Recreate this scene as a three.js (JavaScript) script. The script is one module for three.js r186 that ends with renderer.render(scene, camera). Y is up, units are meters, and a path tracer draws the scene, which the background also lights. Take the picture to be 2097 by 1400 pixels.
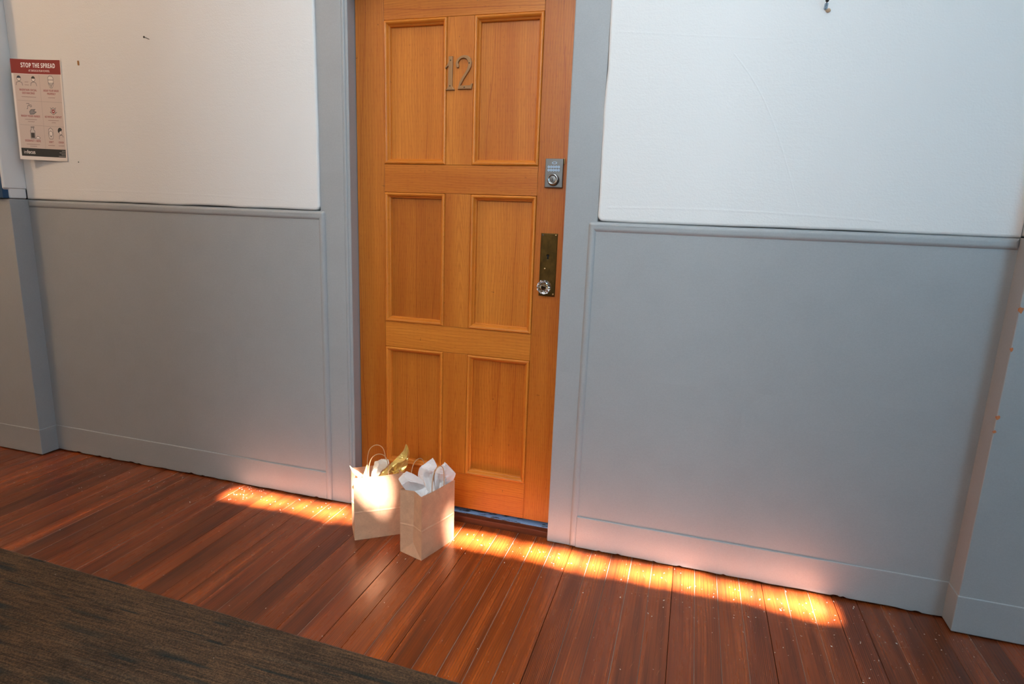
import * as THREE from 'three';
import { RoundedBoxGeometry } from 'three/addons/geometries/RoundedBoxGeometry.js';
import { mergeGeometries, toCreasedNormals } from 'three/addons/utils/BufferGeometryUtils.js';
import { RectAreaLightUniformsLib } from 'three/addons/lights/RectAreaLightUniformsLib.js';

// ───────────────────────── camera, sky, sun, area lights, exposure ─────────────────────────
const scene = new THREE.Scene();
const camera = new THREE.PerspectiveCamera(2 * Math.atan(700 / 1233.6) * 180 / Math.PI, 2097 / 1400, 0.05, 60);
camera.position.set(1.1906, 1.2619, 2.1355);
camera.rotation.order = 'YXZ';
camera.rotation.set(-0.206786, 0.285697, 0.037498);
scene.add(camera);

const renderer = new THREE.WebGLRenderer({ antialias: true });
renderer.toneMapping = THREE.LinearToneMapping;
renderer.toneMappingExposure = 1.0;
renderer.shadowMap.enabled = true;
renderer.shadowMap.type = THREE.PCFSoftShadowMap;
RectAreaLightUniformsLib.init();

scene.background = new THREE.Color(0.55, 0.75, 1.0);

const SUN = { s: 0.5, t: 1.9 };                       // the beam falls (-s, -t, -1)
const sun = new THREE.DirectionalLight(new THREE.Color(1.0, 0.86, 0.80), 116);
sun.position.set(0.5 + SUN.s * 4, SUN.t * 4, 0.1 + 4);
sun.target.position.set(0.5, 0, 0.1);
sun.castShadow = true;
sun.shadow.mapSize.set(4096, 4096);
Object.assign(sun.shadow.camera, { left: -4, right: 4, top: 4, bottom: -4, near: 0.5, far: 16 });
sun.shadow.radius = 2.0;
scene.add(sun, sun.target);

const CEIL = 4.0, SKY = 4.12, ROOM = { x0: -4.4, x1: 4.6, z1: 2.8 };
const skyLight = new THREE.RectAreaLight(new THREE.Color(0.86, 0.95, 1.0), 3.5, 1.6, 1.25);
skyLight.position.set(0.95, SKY - 0.03, 1.42);
skyLight.rotation.x = -Math.PI / 2;
scene.add(skyLight);
const BACK = { z: 5.25, a: 0.2, b: 1.26, h: 3.96, y0: 2.5, y1: 4.6, top: 5.1, x0: -1.3, x1: 2.9 };               // room behind the camera, seen through an opening
const sideLight = new THREE.RectAreaLight(new THREE.Color(0.79, 0.92, 1.0), 21.5, 0.8, 2.1);    // its tall window
sideLight.position.set(0.9, 3.55, BACK.z - 0.03);
sideLight.lookAt(0.9, 3.55, -10);
scene.add(sideLight);
const farLight = new THREE.RectAreaLight(new THREE.Color(0.40, 0.76, 1.0), 5.2, 1.0, 1.7);   // window further along, open to blue sky
farLight.position.set(3.2, 2.1, ROOM.z1 - 0.03);
farLight.lookAt(3.2, 2.1, -10);
scene.add(farLight);

// ───────────────────────── helpers ─────────────────────────
function rng(seed) { let a = seed >>> 0; return () => { a = (a + 0x6D2B79F5) | 0; let t = Math.imul(a ^ (a >>> 15), 1 | a); t = (t + Math.imul(t ^ (t >>> 7), 61 | t)) ^ t; return ((t ^ (t >>> 14)) >>> 0) / 4294967296; }; }
const NT = (() => { const r = rng(77), a = new Float32Array(65536); for (let i = 0; i < 65536; i++) a[i] = r(); return a; })();
function noise(x, y) {
  const xi = Math.floor(x), yi = Math.floor(y); let fx = x - xi, fy = y - yi; fx = fx * fx * (3 - 2 * fx); fy = fy * fy * (3 - 2 * fy);
  const x0 = xi & 255, x1 = (xi + 1) & 255, y0 = (yi & 255) << 8, y1 = ((yi + 1) & 255) << 8;
  const a = NT[y0 | x0], b = NT[y0 | x1], c = NT[y1 | x0], d = NT[y1 | x1];
  return a + (b - a) * fx + (c - a) * fy + (a - b - c + d) * fx * fy;
}
function fbm(x, y, o = 4) { let s = 0, a = 0.5, t = 0; for (let i = 0; i < o; i++) { s += a * noise(x, y); t += a; x = x * 2.03 + 17.3; y = y * 2.03 + 9.1; a *= 0.5; } return s / t; }
const clamp = (v, a = 0, b = 1) => Math.min(b, Math.max(a, v));
const mix = (a, b, t) => a + (b - a) * t;
const sstep = (a, b, v) => { const t = clamp((v - a) / (b - a)); return t * t * (3 - 2 * t); };
function tex(w, h, fn, srgb = false) {
  const d = new Uint8Array(w * h * 4);
  for (let y = 0, k = 0; y < h; y++) for (let x = 0; x < w; x++, k += 4) { const c = fn(x, y); if (typeof c === 'number') { d[k] = d[k + 1] = d[k + 2] = clamp(c) * 255; } else { d[k] = clamp(c[0], 0, 255); d[k + 1] = clamp(c[1], 0, 255); d[k + 2] = clamp(c[2], 0, 255); } d[k + 3] = 255; }
  const t = new THREE.DataTexture(d, w, h); t.wrapS = t.wrapT = THREE.RepeatWrapping; t.magFilter = THREE.LinearFilter; t.minFilter = THREE.LinearMipmapLinearFilter; t.generateMipmaps = true;
  if (srgb) t.colorSpace = THREE.SRGBColorSpace; t.needsUpdate = true; return t;
}
const std = (o) => new THREE.MeshStandardMaterial(o);
const phys = (o) => new THREE.MeshPhysicalMaterial(o);
const lin = (r, g, b) => new THREE.Color().setRGB(r, g, b);

const used = {};
const numbered = (n) => { const k = used[n] = (used[n] ?? -1) + 1; return k ? `${n}_${String(k).padStart(3, '0')}` : n; };
function mesh(name, geo, mat, parent) {
  const m = new THREE.Mesh(geo, mat); m.castShadow = m.receiveShadow = true;
  m.name = parent ? name : numbered(name); (parent ?? scene).add(m); return m;
}
function group(name, pos = [0, 0, 0], parent) { const g = new THREE.Group(); g.name = parent ? name : numbered(name); g.position.set(...pos); (parent ?? scene).add(g); return g; }
const tag = (o, label, category, grp, kind) => { Object.assign(o.userData, { label, category }); if (grp) o.userData.group = grp; if (kind) o.userData.kind = kind; return o; };
const structure = (o, label, category) => tag(o, label, category, null, 'structure');
// box from ranges, optional rounding
function box(x0, x1, y0, y1, z0, z1, r = 0) {
  const w = x1 - x0, h = y1 - y0, d = z1 - z0;
  const g = r > 0 ? new RoundedBoxGeometry(w, h, d, 2, Math.min(r, w / 2.01, h / 2.01, d / 2.01)) : new THREE.BoxGeometry(w, h, d);
  g.translate((x0 + x1) / 2, (y0 + y1) / 2, (z0 + z1) / 2); return g;
}
// planar uv in metres, chosen by the face direction
function uvMetres(g, su = 1, sv = su, ou = 0, ov = 0, swap = false) {
  const p = g.attributes.position, n = g.attributes.normal, uv = new Float32Array(p.count * 2);
  for (let i = 0; i < p.count; i++) {
    const x = p.getX(i), y = p.getY(i), z = p.getZ(i), ax = Math.abs(n.getX(i)), ay = Math.abs(n.getY(i)), az = Math.abs(n.getZ(i));
    let u, v; if (ay > ax && ay > az) { u = x; v = z; } else if (ax > az) { u = z; v = y; } else { u = x; v = y; }
    if (swap) [u, v] = [v, u];
    uv[2 * i] = (u + ou) / su; uv[2 * i + 1] = (v + ov) / sv;
  }
  g.setAttribute('uv', new THREE.BufferAttribute(uv, 2)); return g;
}
function extrude(pts, z0, z1, bevel = 0, seg = 2) {
  const s = new THREE.Shape(pts.map(([x, y]) => new THREE.Vector2(x, y)));
  const g = new THREE.ExtrudeGeometry(s, { depth: Math.max(1e-4, z1 - z0 - bevel), bevelEnabled: bevel > 0, bevelThickness: bevel, bevelSize: bevel, bevelOffset: -bevel, bevelSegments: seg, curveSegments: 12 });
  g.translate(0, 0, z0); return g;
}

// ───────────────────────── surface textures ─────────────────────────
// white plaster: brushed paint, trowel lumps, a long hairline ridge and old filled holes
function plasterBump(seed, marks) {
  const N = 1024, S = 1.5;                            // covers 1.5 m square
  const r = rng(seed), lumps = [];
  for (let i = 0; i < 46; i++) lumps.push([r() * S, r() * S, 0.006 + r() * 0.03, (r() - 0.4) * 0.5, 0.5 + r()]);
  const grid = new Float32Array(N * N);
  for (let y = 0; y < N; y++) for (let x = 0; x < N; x++) {
    const X = x / N * S, Y = y / N * S;
    grid[y * N + x] = 0.5 + 0.22 * (fbm(X * 9 + seed, Y * 9, 3) - 0.5) + 0.05 * (noise(X * 14 + 3, Y * 210 + 6 * noise(X * 6, Y * 6)) - 0.5) + 0.14 * (noise(X * 330, Y * 330) - 0.5);
  }
  const put = (X, Y, R, a, el = 1) => {
    const cx = X / S * N, cy = Y / S * N, rr = R / S * N * 2;
    for (let y = Math.max(0, Math.floor(cy - rr)); y < Math.min(N, cy + rr); y++) for (let x = Math.max(0, Math.floor(cx - rr)); x < Math.min(N, cx + rr); x++) {
      const d = Math.hypot((x - cx) * el, y - cy) / (R / S * N); grid[y * N + x] += a * Math.exp(-d * d * 1.6) * (0.7 + 0.6 * noise(x * 0.4, y * 0.4));
    }
  };
  for (const l of lumps) put(...l);
  for (const m of marks) for (let k = 0; k <= m.n; k++) { const t = k / m.n, px = m.p[0] + (m.p[2] - m.p[0]) * t, py = m.p[1] + (m.p[3] - m.p[1]) * t + m.bow * Math.sin(Math.PI * t); put(px, py, m.r, m.a * (0.6 + 0.5 * noise(k * 0.7, seed))); }
  return tex(N, N, (x, y) => grid[y * N + x]);
}
const bumpR = plasterBump(5, [{ p: [0.42, 0.58, 0.66, 0.12], bow: 0.06, n: 260, r: 0.0022, a: 0.16 }, { p: [0.06, 0.10, 0.9, 0.085], bow: 0.01, n: 300, r: 0.004, a: 0.12 }, { p: [0.05, 0.66, 0.5, 0.62], bow: 0.0, n: 160, r: 0.003, a: 0.1 }]);
const bumpL = plasterBump(11, [{ p: [0.1, 0.1, 1.4, 0.09], bow: 0.006, n: 300, r: 0.004, a: 0.1 }]);
function plasterMat(bump, ox, oy) { const t = bump; t.repeat.set(1 / 1.5, 1 / 1.5); t.offset.set(-ox / 1.5, -oy / 1.5); return std({ color: lin(0.78, 0.775, 0.765), roughness: 0.55, bumpMap: t, bumpScale: 0.002 }); }
const M = {};
M.plasterR = plasterMat(bumpR, 0.83, 1.2);
M.plasterL = plasterMat(bumpL, -1.86, 1.2);
M.plain = std({ color: lin(0.78, 0.775, 0.765), roughness: 0.6 });
const greyBump = tex(1024, 1024, (x, y) => 0.5 + 0.3 * (noise(x * 0.27, y * 0.27) - 0.5) + 0.3 * (noise(x * 0.09, y * 0.5) - 0.5) + 0.25 * (fbm(x * 0.02, y * 0.02, 3) - 0.5) + (noise(x * 0.11 + 40, y * 0.11) > 0.985 ? 0.25 : 0));
const greyTone = tex(512, 512, (x, y) => { const n = 0.965 + 0.03 * fbm(x * 0.018, y * 0.018, 4) + 0.03 * (noise(x * 0.5, y * 0.5) - 0.5); return [255 * n, 255 * n, 255 * n]; }, true);
M.grey = std({ color: lin(0.368, 0.382, 0.39), map: greyTone, roughness: 0.42, bumpMap: greyBump, bumpScale: 0.0002 });
M.greyPlain = std({ color: lin(0.368, 0.382, 0.39), roughness: 0.5 });
M.greyLine = std({ color: lin(0.2, 0.21, 0.22), roughness: 0.6 });
M.dark = std({ color: lin(0.012, 0.011, 0.01), roughness: 0.9 });
M.blue = std({ color: lin(0.006, 0.055, 0.14), roughness: 0.5 });
M.chip = std({ color: lin(0.5, 0.17, 0.06), roughness: 0.75 });

// door wood: 0.5 m across, 2 m along the grain
function woodFn(seed, flame) {
  return (x, y) => {
    const X = x / 512 * 0.5, Y = y / 2048 * 2;
    const wob = fbm(X * 5 + seed, Y * 1.3 + seed, 3);
    let ph = flame ? Math.sqrt((X - 0.25 + 0.06 * (wob - 0.5)) ** 2 * 5200 + (Y * 1.6 + 0.5) ** 2 * 0.9) * 6.5 + 7 * wob : X * 210 + 16 * wob;
    const ring = Math.pow(0.5 + 0.5 * Math.sin(ph * (flame ? 1.6 : 1) * Math.PI), 2);
    let streak = 0; for (let i = 0; i < 4; i++) { const c = 0.06 + i * 0.125 + 0.035 * Math.sin(Y * 1.7 + i * 2 + seed) + 0.006 * (noise(Y * 9, i + seed) - 0.5), d = Math.abs(X - c) / 0.0016; if (d < 2.5) streak = Math.max(streak, Math.exp(-d * d) * sstep(0.35, 0.6, noise(Y * 2.3 + i * 5, seed))); }
    const fine = noise(X * 1500 + seed, Y * 14) * 0.6 + noise(X * 3100, Y * 34 + seed) * 0.4;
    const pore = Math.pow(noise(X * 2200 + 9, Y * 55), 7);
    const broad = fbm(X * 16 + 5 * seed, Y * 0.8, 3);
    const v = clamp(0.50 + (flame ? 0.17 : 0.12) * (ring - 0.4) + 0.32 * streak + 0.34 * (fine - 0.5) + 0.4 * pore - 0.55 * (broad - 0.5), 0, 1);
    const dent = noise(X * 95 + seed * 3, Y * 70) > 0.987 ? 0.7 : 1;
    return { v, dent, ring, fine, pore };
  };
}
const WOODS = [[3, false], [8, true], [21, false]].map(([s, f]) => {
  const fn = woodFn(s, f);
  const col = tex(512, 2048, (x, y) => { const w = fn(x, y), k = w.dent; return [mix(232, 164, w.v) * k, mix(150, 78, w.v) * k, mix(58, 12, w.v) * k]; }, true);
  const bmp = tex(512, 2048, (x, y) => { const w = fn(x, y); return 0.6 - 0.3 * w.pore - 0.2 * (w.fine - 0.5) - (w.dent < 1 ? 0.3 : 0); });
  for (const t of [col, bmp]) t.wrapS = t.wrapT = THREE.MirroredRepeatWrapping;
  return { col, bmp };
});
const woodMat = (k, tint = 1, warm = 1) => std({ color: lin(tint, tint * warm, tint * warm * warm), map: WOODS[k].col, bumpMap: WOODS[k].bmp, bumpScale: 0.0004, roughness: 0.36 });
M.moulding = woodMat(0, 1.14, 1.02);
M.wood = [woodMat(0, 1.0), woodMat(1, 1.0), woodMat(2, 0.93, 0.97), woodMat(0, 0.82, 0.94), woodMat(2, 1.0, 0.99), woodMat(1, 0.92, 0.97)];
const woodUV = (g, horizontal, ou, ov) => uvMetres(g, 0.5, 2, ou, ov, horizontal);

// floor boards: 128 x 1024 texels for 0.077 m x 1.0 m
function floorFn(seed, ridge, dark) {
  const r = rng(seed * 991), scr = [];
  for (let i = 0; i < 26; i++) scr.push([r() * 128, r() * 1024, r() * 26 - 13, 2 + r() * 30, 0.25 + r() * 0.5]);
  const N = new Float32Array(128 * 1024), S = new Float32Array(128 * 1024);
  for (const [sx, sy, dx, dy, a] of scr) for (let k = 0; k < 60; k++) { const x = Math.round(sx + dx * k / 60), y = Math.round(sy + dy * k / 60); if (x >= 0 && x < 128 && y >= 0 && y < 1024) S[y * 128 + x] = Math.max(S[y * 128 + x], a * (0.4 + 0.6 * noise(k * 0.4, seed))); }
  for (let x = 0; x < 128; x++) { const y0 = Math.round(270 + 12 * noise(x * 0.02 + seed, 3) + (seed % 3) * 3); for (let d = 0; d < 3; d++) S[(y0 + d) * 128 + x] = Math.max(S[(y0 + d) * 128 + x], 0.30 * noise(x * 0.12 + seed * 7, d)); }
  for (let y = 0; y < 1024; y++) for (let x = 0; x < 128; x++) {
    const X = x / 128, Y = y / 1024;
    const wob = fbm(X * 2 + seed, Y * 2.2 + seed * 3, 3);
    const line = 0.5 + 0.5 * Math.sin((X * ridge[0] + ridge[1] * wob) * Math.PI * 2);
    const fine = noise(X * 46 + seed * 5, Y * 5), broad = fbm(X * 3.2 + seed * 2, Y * 1.3, 3), patch = fbm(X * 1.6 + seed, Y * 3.2 + seed, 4);
    N[y * 128 + x] = clamp(0.5 + ridge[2] * (Math.pow(line, 3) - 0.3) + 0.2 * (fine - 0.5) + 0.66 * (broad - 0.5) + 0.45 * (patch - 0.5) + dark, 0, 1);
  }
  return { N, S };
}
const FLOORS = [[1, [9, 2.5, 0.18], 0], [2, [13, 2, 0.42], 0.02], [3, [7, 3, 0.12], -0.1], [4, [16, 1.5, 0.5], 0.05], [5, [8, 3, 0.15], 0.14], [6, [11, 4, 0.3], -0.04], [7, [6, 3, 0.1], 0.05], [8, [12, 2.5, 0.22], 0.1]].map(([s, rg, dk]) => {
  const { N, S } = floorFn(s, rg, dk);
  const col = tex(128, 1024, (x, y) => { const v = N[y * 128 + x], s2 = S[y * 128 + x]; return [mix(mix(184, 70, v), 200, s2), mix(mix(89, 26, v), 142, s2), mix(mix(34, 7, v), 98, s2)]; }, true);
  const bmp = tex(128, 1024, (x, y) => 0.75 - 0.45 * N[y * 128 + x] + 0.1 * noise(x * 0.3, y * 0.05) - 0.2 * S[y * 128 + x]);
  const rough = tex(128, 1024, (x, y) => { const v = 0.23 + 0.12 * N[y * 128 + x] + 0.3 * S[y * 128 + x] + 0.12 * sstep(0.55, 0.75, fbm(x * 0.03 + s * 9, y * 0.012, 4)); return [v * 255, v * 255, v * 255]; });
  return [1.12, 0.98, 1.24, 0.84].map((t, i) => phys({ ior: 1.75, specularColor: lin(1, 0.88, 0.76), color: lin(t, t * (i === 1 ? 0.94 : 1), t * (i === 2 ? 0.9 : 1)), map: col, bumpMap: bmp, bumpScale: 0.0005, roughness: 1, roughnessMap: rough }));
});

// ───────────────────────── room shell ─────────────────────────
const { x0: RX0, x1: RX1, z1: RZ1 } = ROOM;
const floor = group('floor'); structure(floor, 'red-brown varnished strip floor running up to the grey wall', 'floor');
mesh('subfloor', box(RX0, RX1, -0.12, -0.0185, -0.11, RZ1 + 0.1), M.dark, floor);
{
  const BW = 0.0767, X0 = 0.842, r = rng(42), filler = [];
  const geos = [0, 1, 2].map((k) => box(-BW / 2 + 0.0006 + k * 0.0001, BW / 2 - 0.0006 - k * 0.00015, -0.018, 0, 0, 1.0, 0.0014));
  for (const g of geos) { const p = g.attributes.position, uv = new Float32Array(p.count * 2); for (let i = 0; i < p.count; i++) { uv[2 * i] = p.getX(i) / BW + 0.5; uv[2 * i + 1] = p.getZ(i); } g.setAttribute('uv', new THREE.BufferAttribute(uv, 2)); }
  const order = [3, 0, 2, 6, 1, 4, 0, 7, 2, 5, 6, 3, 4, 1, 6, 0, 5, 7];
  const special = { 0: [3, 0], 1: [0, 0], 2: [2, 1], 3: [6, 0], 4: [6, 0], 5: [2, 1], 6: [0, 0], 7: [2, 0], 8: [3, 1], 9: [6, 1], 10: [6, 0], 11: [3, 0], 12: [1, 1], 13: [7, 3], 14: [3, 3], 15: [4, 3], 16: [5, 3], 17: [4, 3], '-1': [2, 0], '-2': [0, 2], '-3': [5, 0], '-4': [0, 0], '-5': [6, 0], '-6': [5, 0], '-7': [2, 0], '-8': [1, 0] };
  for (let k = -42; k <= 48; k++) {
    const xc = X0 + (k + 0.5) * BW; if (xc < RX0 + 0.05 || xc > RX1 - 0.05) continue;
    const inView = xc > -2.5 && xc < 2.6;
    const sp = special[k] ?? [order[(k + 60) % order.length], k < -9 ? (r() < 0.45 ? 3 : r() < 0.5 ? 1 : 0) : Math.floor(r() * 3)];
    if (!inView) continue;
    const b = mesh('floorboard', geos[Math.floor(r() * 3)], FLOORS[sp[0]][sp[1]], floor); b.position.set(xc, (r() - 0.5) * 0.0008, -0.065);
    const wide = [0, -8, -7, 5, 9, 12].includes(k);
    if (!wide && r() < 0.8) filler.push(box(xc - BW / 2 - 0.0011, xc - BW / 2 + 0.0011, -0.018, -0.0022 + r() * 0.0016, -0.06, 0.93));
  }
  mesh('joint_dust', mergeGeometries(filler), std({ color: lin(0.26, 0.2, 0.16), roughness: 0.9 }), floor).userData.kind = 'stuff';
  // boards out of sight at both ends and under the carpet, one slab each
  const rest = std({ color: lin(0.15, 0.05, 0.022), roughness: 0.35 });
  mesh('floor_slab', mergeGeometries([box(RX0, -2.52, -0.018, 0, -0.06, RZ1), box(2.58, RX1, -0.018, 0, -0.06, RZ1), box(-2.52, 2.58, -0.018, -0.0005, 0.936, RZ1)]), rest, floor);
}
// wall that holds the door: masonry behind, plaster sheets and panelling in front of it
const DX0 = -0.1225, DX1 = 0.7365, DTOP = 2.05;
const wall = group('wall_back'); structure(wall, 'corridor wall around the panelled door, white above and grey below', 'wall');
mesh('masonry', mergeGeometries([box(RX0, DX0 - 0.03, 0, CEIL, -0.2, -0.03), box(DX1 + 0.03, RX1, 0, CEIL, -0.2, -0.03), box(DX0 - 0.03, DX1 + 0.03, DTOP + 0.03, CEIL, -0.2, -0.03), box(RX0, RX1, -0.02, CEIL, -0.3, -0.2)]), std({ color: lin(0.3, 0.29, 0.28), roughness: 0.9 }), wall);
// plaster sheet with a rounded, slightly wandering lower edge
function sheetOutline(x0, x1, y0, y1, roundAt, seed) {
  const p = [], R = 0.02, w = (t) => 0.0022 * (noise(t * 5 + seed, seed) - 0.5) * 2 + 0.0012 * (noise(t * 23, seed + 4) - 0.5);
  const n = 90;
  const ex0 = roundAt < 0 ? x0 + R : x0, ex1 = roundAt > 0 ? x1 - R : x1;
  if (roundAt < 0) for (let k = 0; k < 6; k++) { const a = Math.PI + k / 6 * Math.PI / 2; p.push([x0 + R + R * Math.cos(a), y0 + R + R * Math.sin(a)]); }
  for (let k = 0; k <= n; k++) { const x = mix(ex0, ex1, k / n); p.push([x, y0 + w(x)]); }
  if (roundAt > 0) for (let k = 1; k <= 6; k++) { const a = -Math.PI / 2 + k / 6 * Math.PI / 2; p.push([x1 - R + R * Math.cos(a), y0 + R + R * Math.sin(a)]); }
  for (let k = 1; k <= 40; k++) { const y = mix(y0 + R, y1, k / 40); p.push([x1 + (roundAt > 0 ? w(y * 1.7) * 1.2 : 0), y]); }
  for (let k = 40; k >= 1; k--) { const y = mix(y0 + R, y1, k / 40); p.push([x0 + (roundAt < 0 ? w(y * 1.7 + 3) * 1.2 : 0), y]); }
  return p;
}
const WT = 1.252, PLZ = 0.004;
mesh('plaster_sheet', extrude(sheetOutline(0.857, 2.098, WT + 0.002, CEIL, -1, 2), -0.04, PLZ, 0.008, 3), M.plasterR, wall).userData.label = 'bluish white plaster to the right of the door';
mesh('plaster_sheet', extrude(sheetOutline(-1.843, -0.257, WT + 0.002, CEIL, 1, 6), -0.04, PLZ, 0.008, 3), M.plasterL, wall).userData.label = 'white plaster to the left of the door';
mesh('plaster_sheet', box(DX0 - 0.134, DX1 + 0.12, 2.23, CEIL, -0.04, 0), M.plain, wall);
mesh('plaster_sheet', box(RX0, -1.9, WT, CEIL, -0.04, 0), M.plain, wall);
mesh('plaster_sheet', box(2.15, RX1, WT, CEIL, -0.04, 0), M.plain, wall);
mesh('skirting_panel', mergeGeometries([box(RX0, -1.9, 0, WT, -0.04, 0), box(2.3, RX1, 0, WT, -0.04, 0)]), M.grey, wall);

// wainscot: recessed board, bead along the top and down beside the casing, base board below
function wainscot(name, x0, x1, side, label, seed) {
  const g = group(name); structure(g, label, 'wainscot');
  const bx = side < 0 ? x0 : x1, s = side < 0 ? 1 : -1;                    // bead edge
  const inner = bx + s * 0.024;
  const px0 = side < 0 ? inner : x0, px1 = side < 0 ? x1 : inner;
  mesh('panel_board', uvMetres(box(px0 + 0.0008, px1 - 0.0008, 0.1335, WT - 0.0315, -0.03, 0.0), 0.7), M.grey, g);
  const R = 0.012, L = [];
  const outer = (a) => [bx + s * (R - R * Math.cos(a)), WT - R + R * Math.sin(a)];
  L.push([bx, 0.003]); for (let k = 0; k <= 6; k++) L.push(outer(k / 6 * Math.PI / 2));
  const far = side < 0 ? x1 : x0;
  for (let k = 1; k <= 30; k++) { const x = mix(bx + s * R, far, k / 30); L.push([x, WT + 0.0016 * (noise(x * 4, seed) - 0.5)]); }
  const under = inner + s * 0.006; L.push([far, WT - 0.037]); for (let k = 29; k >= 0; k--) { const x = mix(under, far, k / 30); L.push([x, WT - 0.037 + 0.0008 * (noise(x * 6, seed + 2) - 0.5)]); }
  L.push([under, 0.003]);
  mesh('bead_frame', uvMetres(extrude(side < 0 ? L.reverse() : L, -0.03, 0.006, 0.0138, 6), 0.7), M.grey, g);
  return { g, px0, px1 };
}
const wR = wainscot('trim_1', 0.827, 2.098, -1, 'grey painted wainscot panel right of the door', 3);
const wL = wainscot('trim_2', -1.843, -0.2345, 1, 'grey painted wainscot panel left of the door', 9);
function baseboard(name, x0, x1, label, seed) {
  const p = []; for (let k = 0; k <= 120; k++) { const x = mix(x0, x1, k / 120); p.push([x, 0.004 + 0.004 * noise(x * 18, seed) + (noise(x * 60, seed + 7) > 0.86 ? 0.004 : 0)]); }
  p.push([x1, 0.134], [x0, 0.134]);
  structure(mesh(name, uvMetres(extrude(p, -0.03, 0.0045, 0.003, 3), 0.7), M.grey), label, 'baseboard');
}
baseboard('baseboard_right', wR.px0 + 0.0008, wR.px1, 'grey baseboard along the wall right of the door', 4);
baseboard('baseboard_left', wL.px0, wL.px1 - 0.0008, 'grey baseboard along the wall left of the door', 8);

// door casings and jambs
{
  const c = structure(group('trim_3'), 'flat grey door casing on the lock side', 'door casing');
  mesh('casing_board', uvMetres(box(DX1, 0.8575, 0.002, DTOP + 0.13, -0.035, -0.005, 0.004), 0.7), M.grey, c);
  mesh('jamb', uvMetres(box(DX1, DX1 + 0.04, 0.002, DTOP, -0.115, -0.035), 0.7), M.grey, c);
  const d = structure(group('trim_4'), 'grey door casing with a bead on the hinge side', 'door casing');
  mesh('casing_board', uvMetres(box(-0.2575, -0.1475, 0.002, DTOP + 0.13, -0.035, -0.005, 0.003), 0.7), M.grey, d);
  mesh('bead', uvMetres(box(-0.1485, -0.1335, 0.002, DTOP, -0.035, -0.003, 0.006), 0.7), M.grey, d);
  mesh('jamb', uvMetres(box(-0.15, DX0, 0.002, DTOP, -0.115, -0.008, 0.004), 0.7), M.grey, d);
  const h = structure(group('trim_5'), 'grey door head above the wooden door', 'door casing');
  mesh('casing_board', uvMetres(box(-0.2575, 0.8575, DTOP, DTOP + 0.13, -0.035, -0.003, 0.004), 0.7), M.grey, h);
  mesh('jamb', uvMetres(box(DX0, DX1, DTOP, DTOP + 0.03, -0.115, -0.035), 0.7), M.grey, h);
}
// threshold: worn dark wood with a pale blue painted strip under the door
{
  const t = structure(group('trim_6'), 'worn dark wooden threshold under the door', 'threshold');
  const thr = [[-0.115, -0.004], [-0.115, 0.034], [-0.066, 0.034], [-0.036, 0.026], [-0.03, 0.018], [-0.03, -0.004]];
  const g = extrude(thr, 0, DX1 - DX0 - 0.004, 0.002); g.rotateY(-Math.PI / 2); g.scale(1, 1, 1);
  g.rotateY(Math.PI); g.computeBoundingBox();
  const gg = mergeGeometries([box(DX0 + 0.002, DX1 - 0.002, -0.004, 0.03, -0.112, -0.05, 0.002), box(DX0 + 0.002, DX1 - 0.002, -0.004, 0.026, -0.055, -0.03, 0.003)]);
  mesh('sill_board', woodUV(gg, true, 0.3, 0.2), std({ color: lin(0.22, 0.13, 0.1), map: WOODS[0].col, bumpMap: WOODS[0].bmp, bumpScale: 0.001, roughness: 0.6 }), t);
  const bl = tex(512, 32, (x, y) => { const n = fbm(x * 0.05, y * 0.12, 4), k = clamp(sstep(0.36, 0.5, n + 0.3 * (x / 512) - 0.1)); return [mix(60, 140, k), mix(64, 176, k), mix(70, 220, k)]; }, true);
  mesh('blue_strip', uvMetres(box(DX0 + 0.002, DX1 - 0.002, 0.03, 0.0325, -0.112, -0.0535), 0.86, 0.06), std({ map: bl, color: 0xffffff, roughness: 0.35 }), t).userData.label = 'pale blue worn strip under the door';
}
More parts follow.
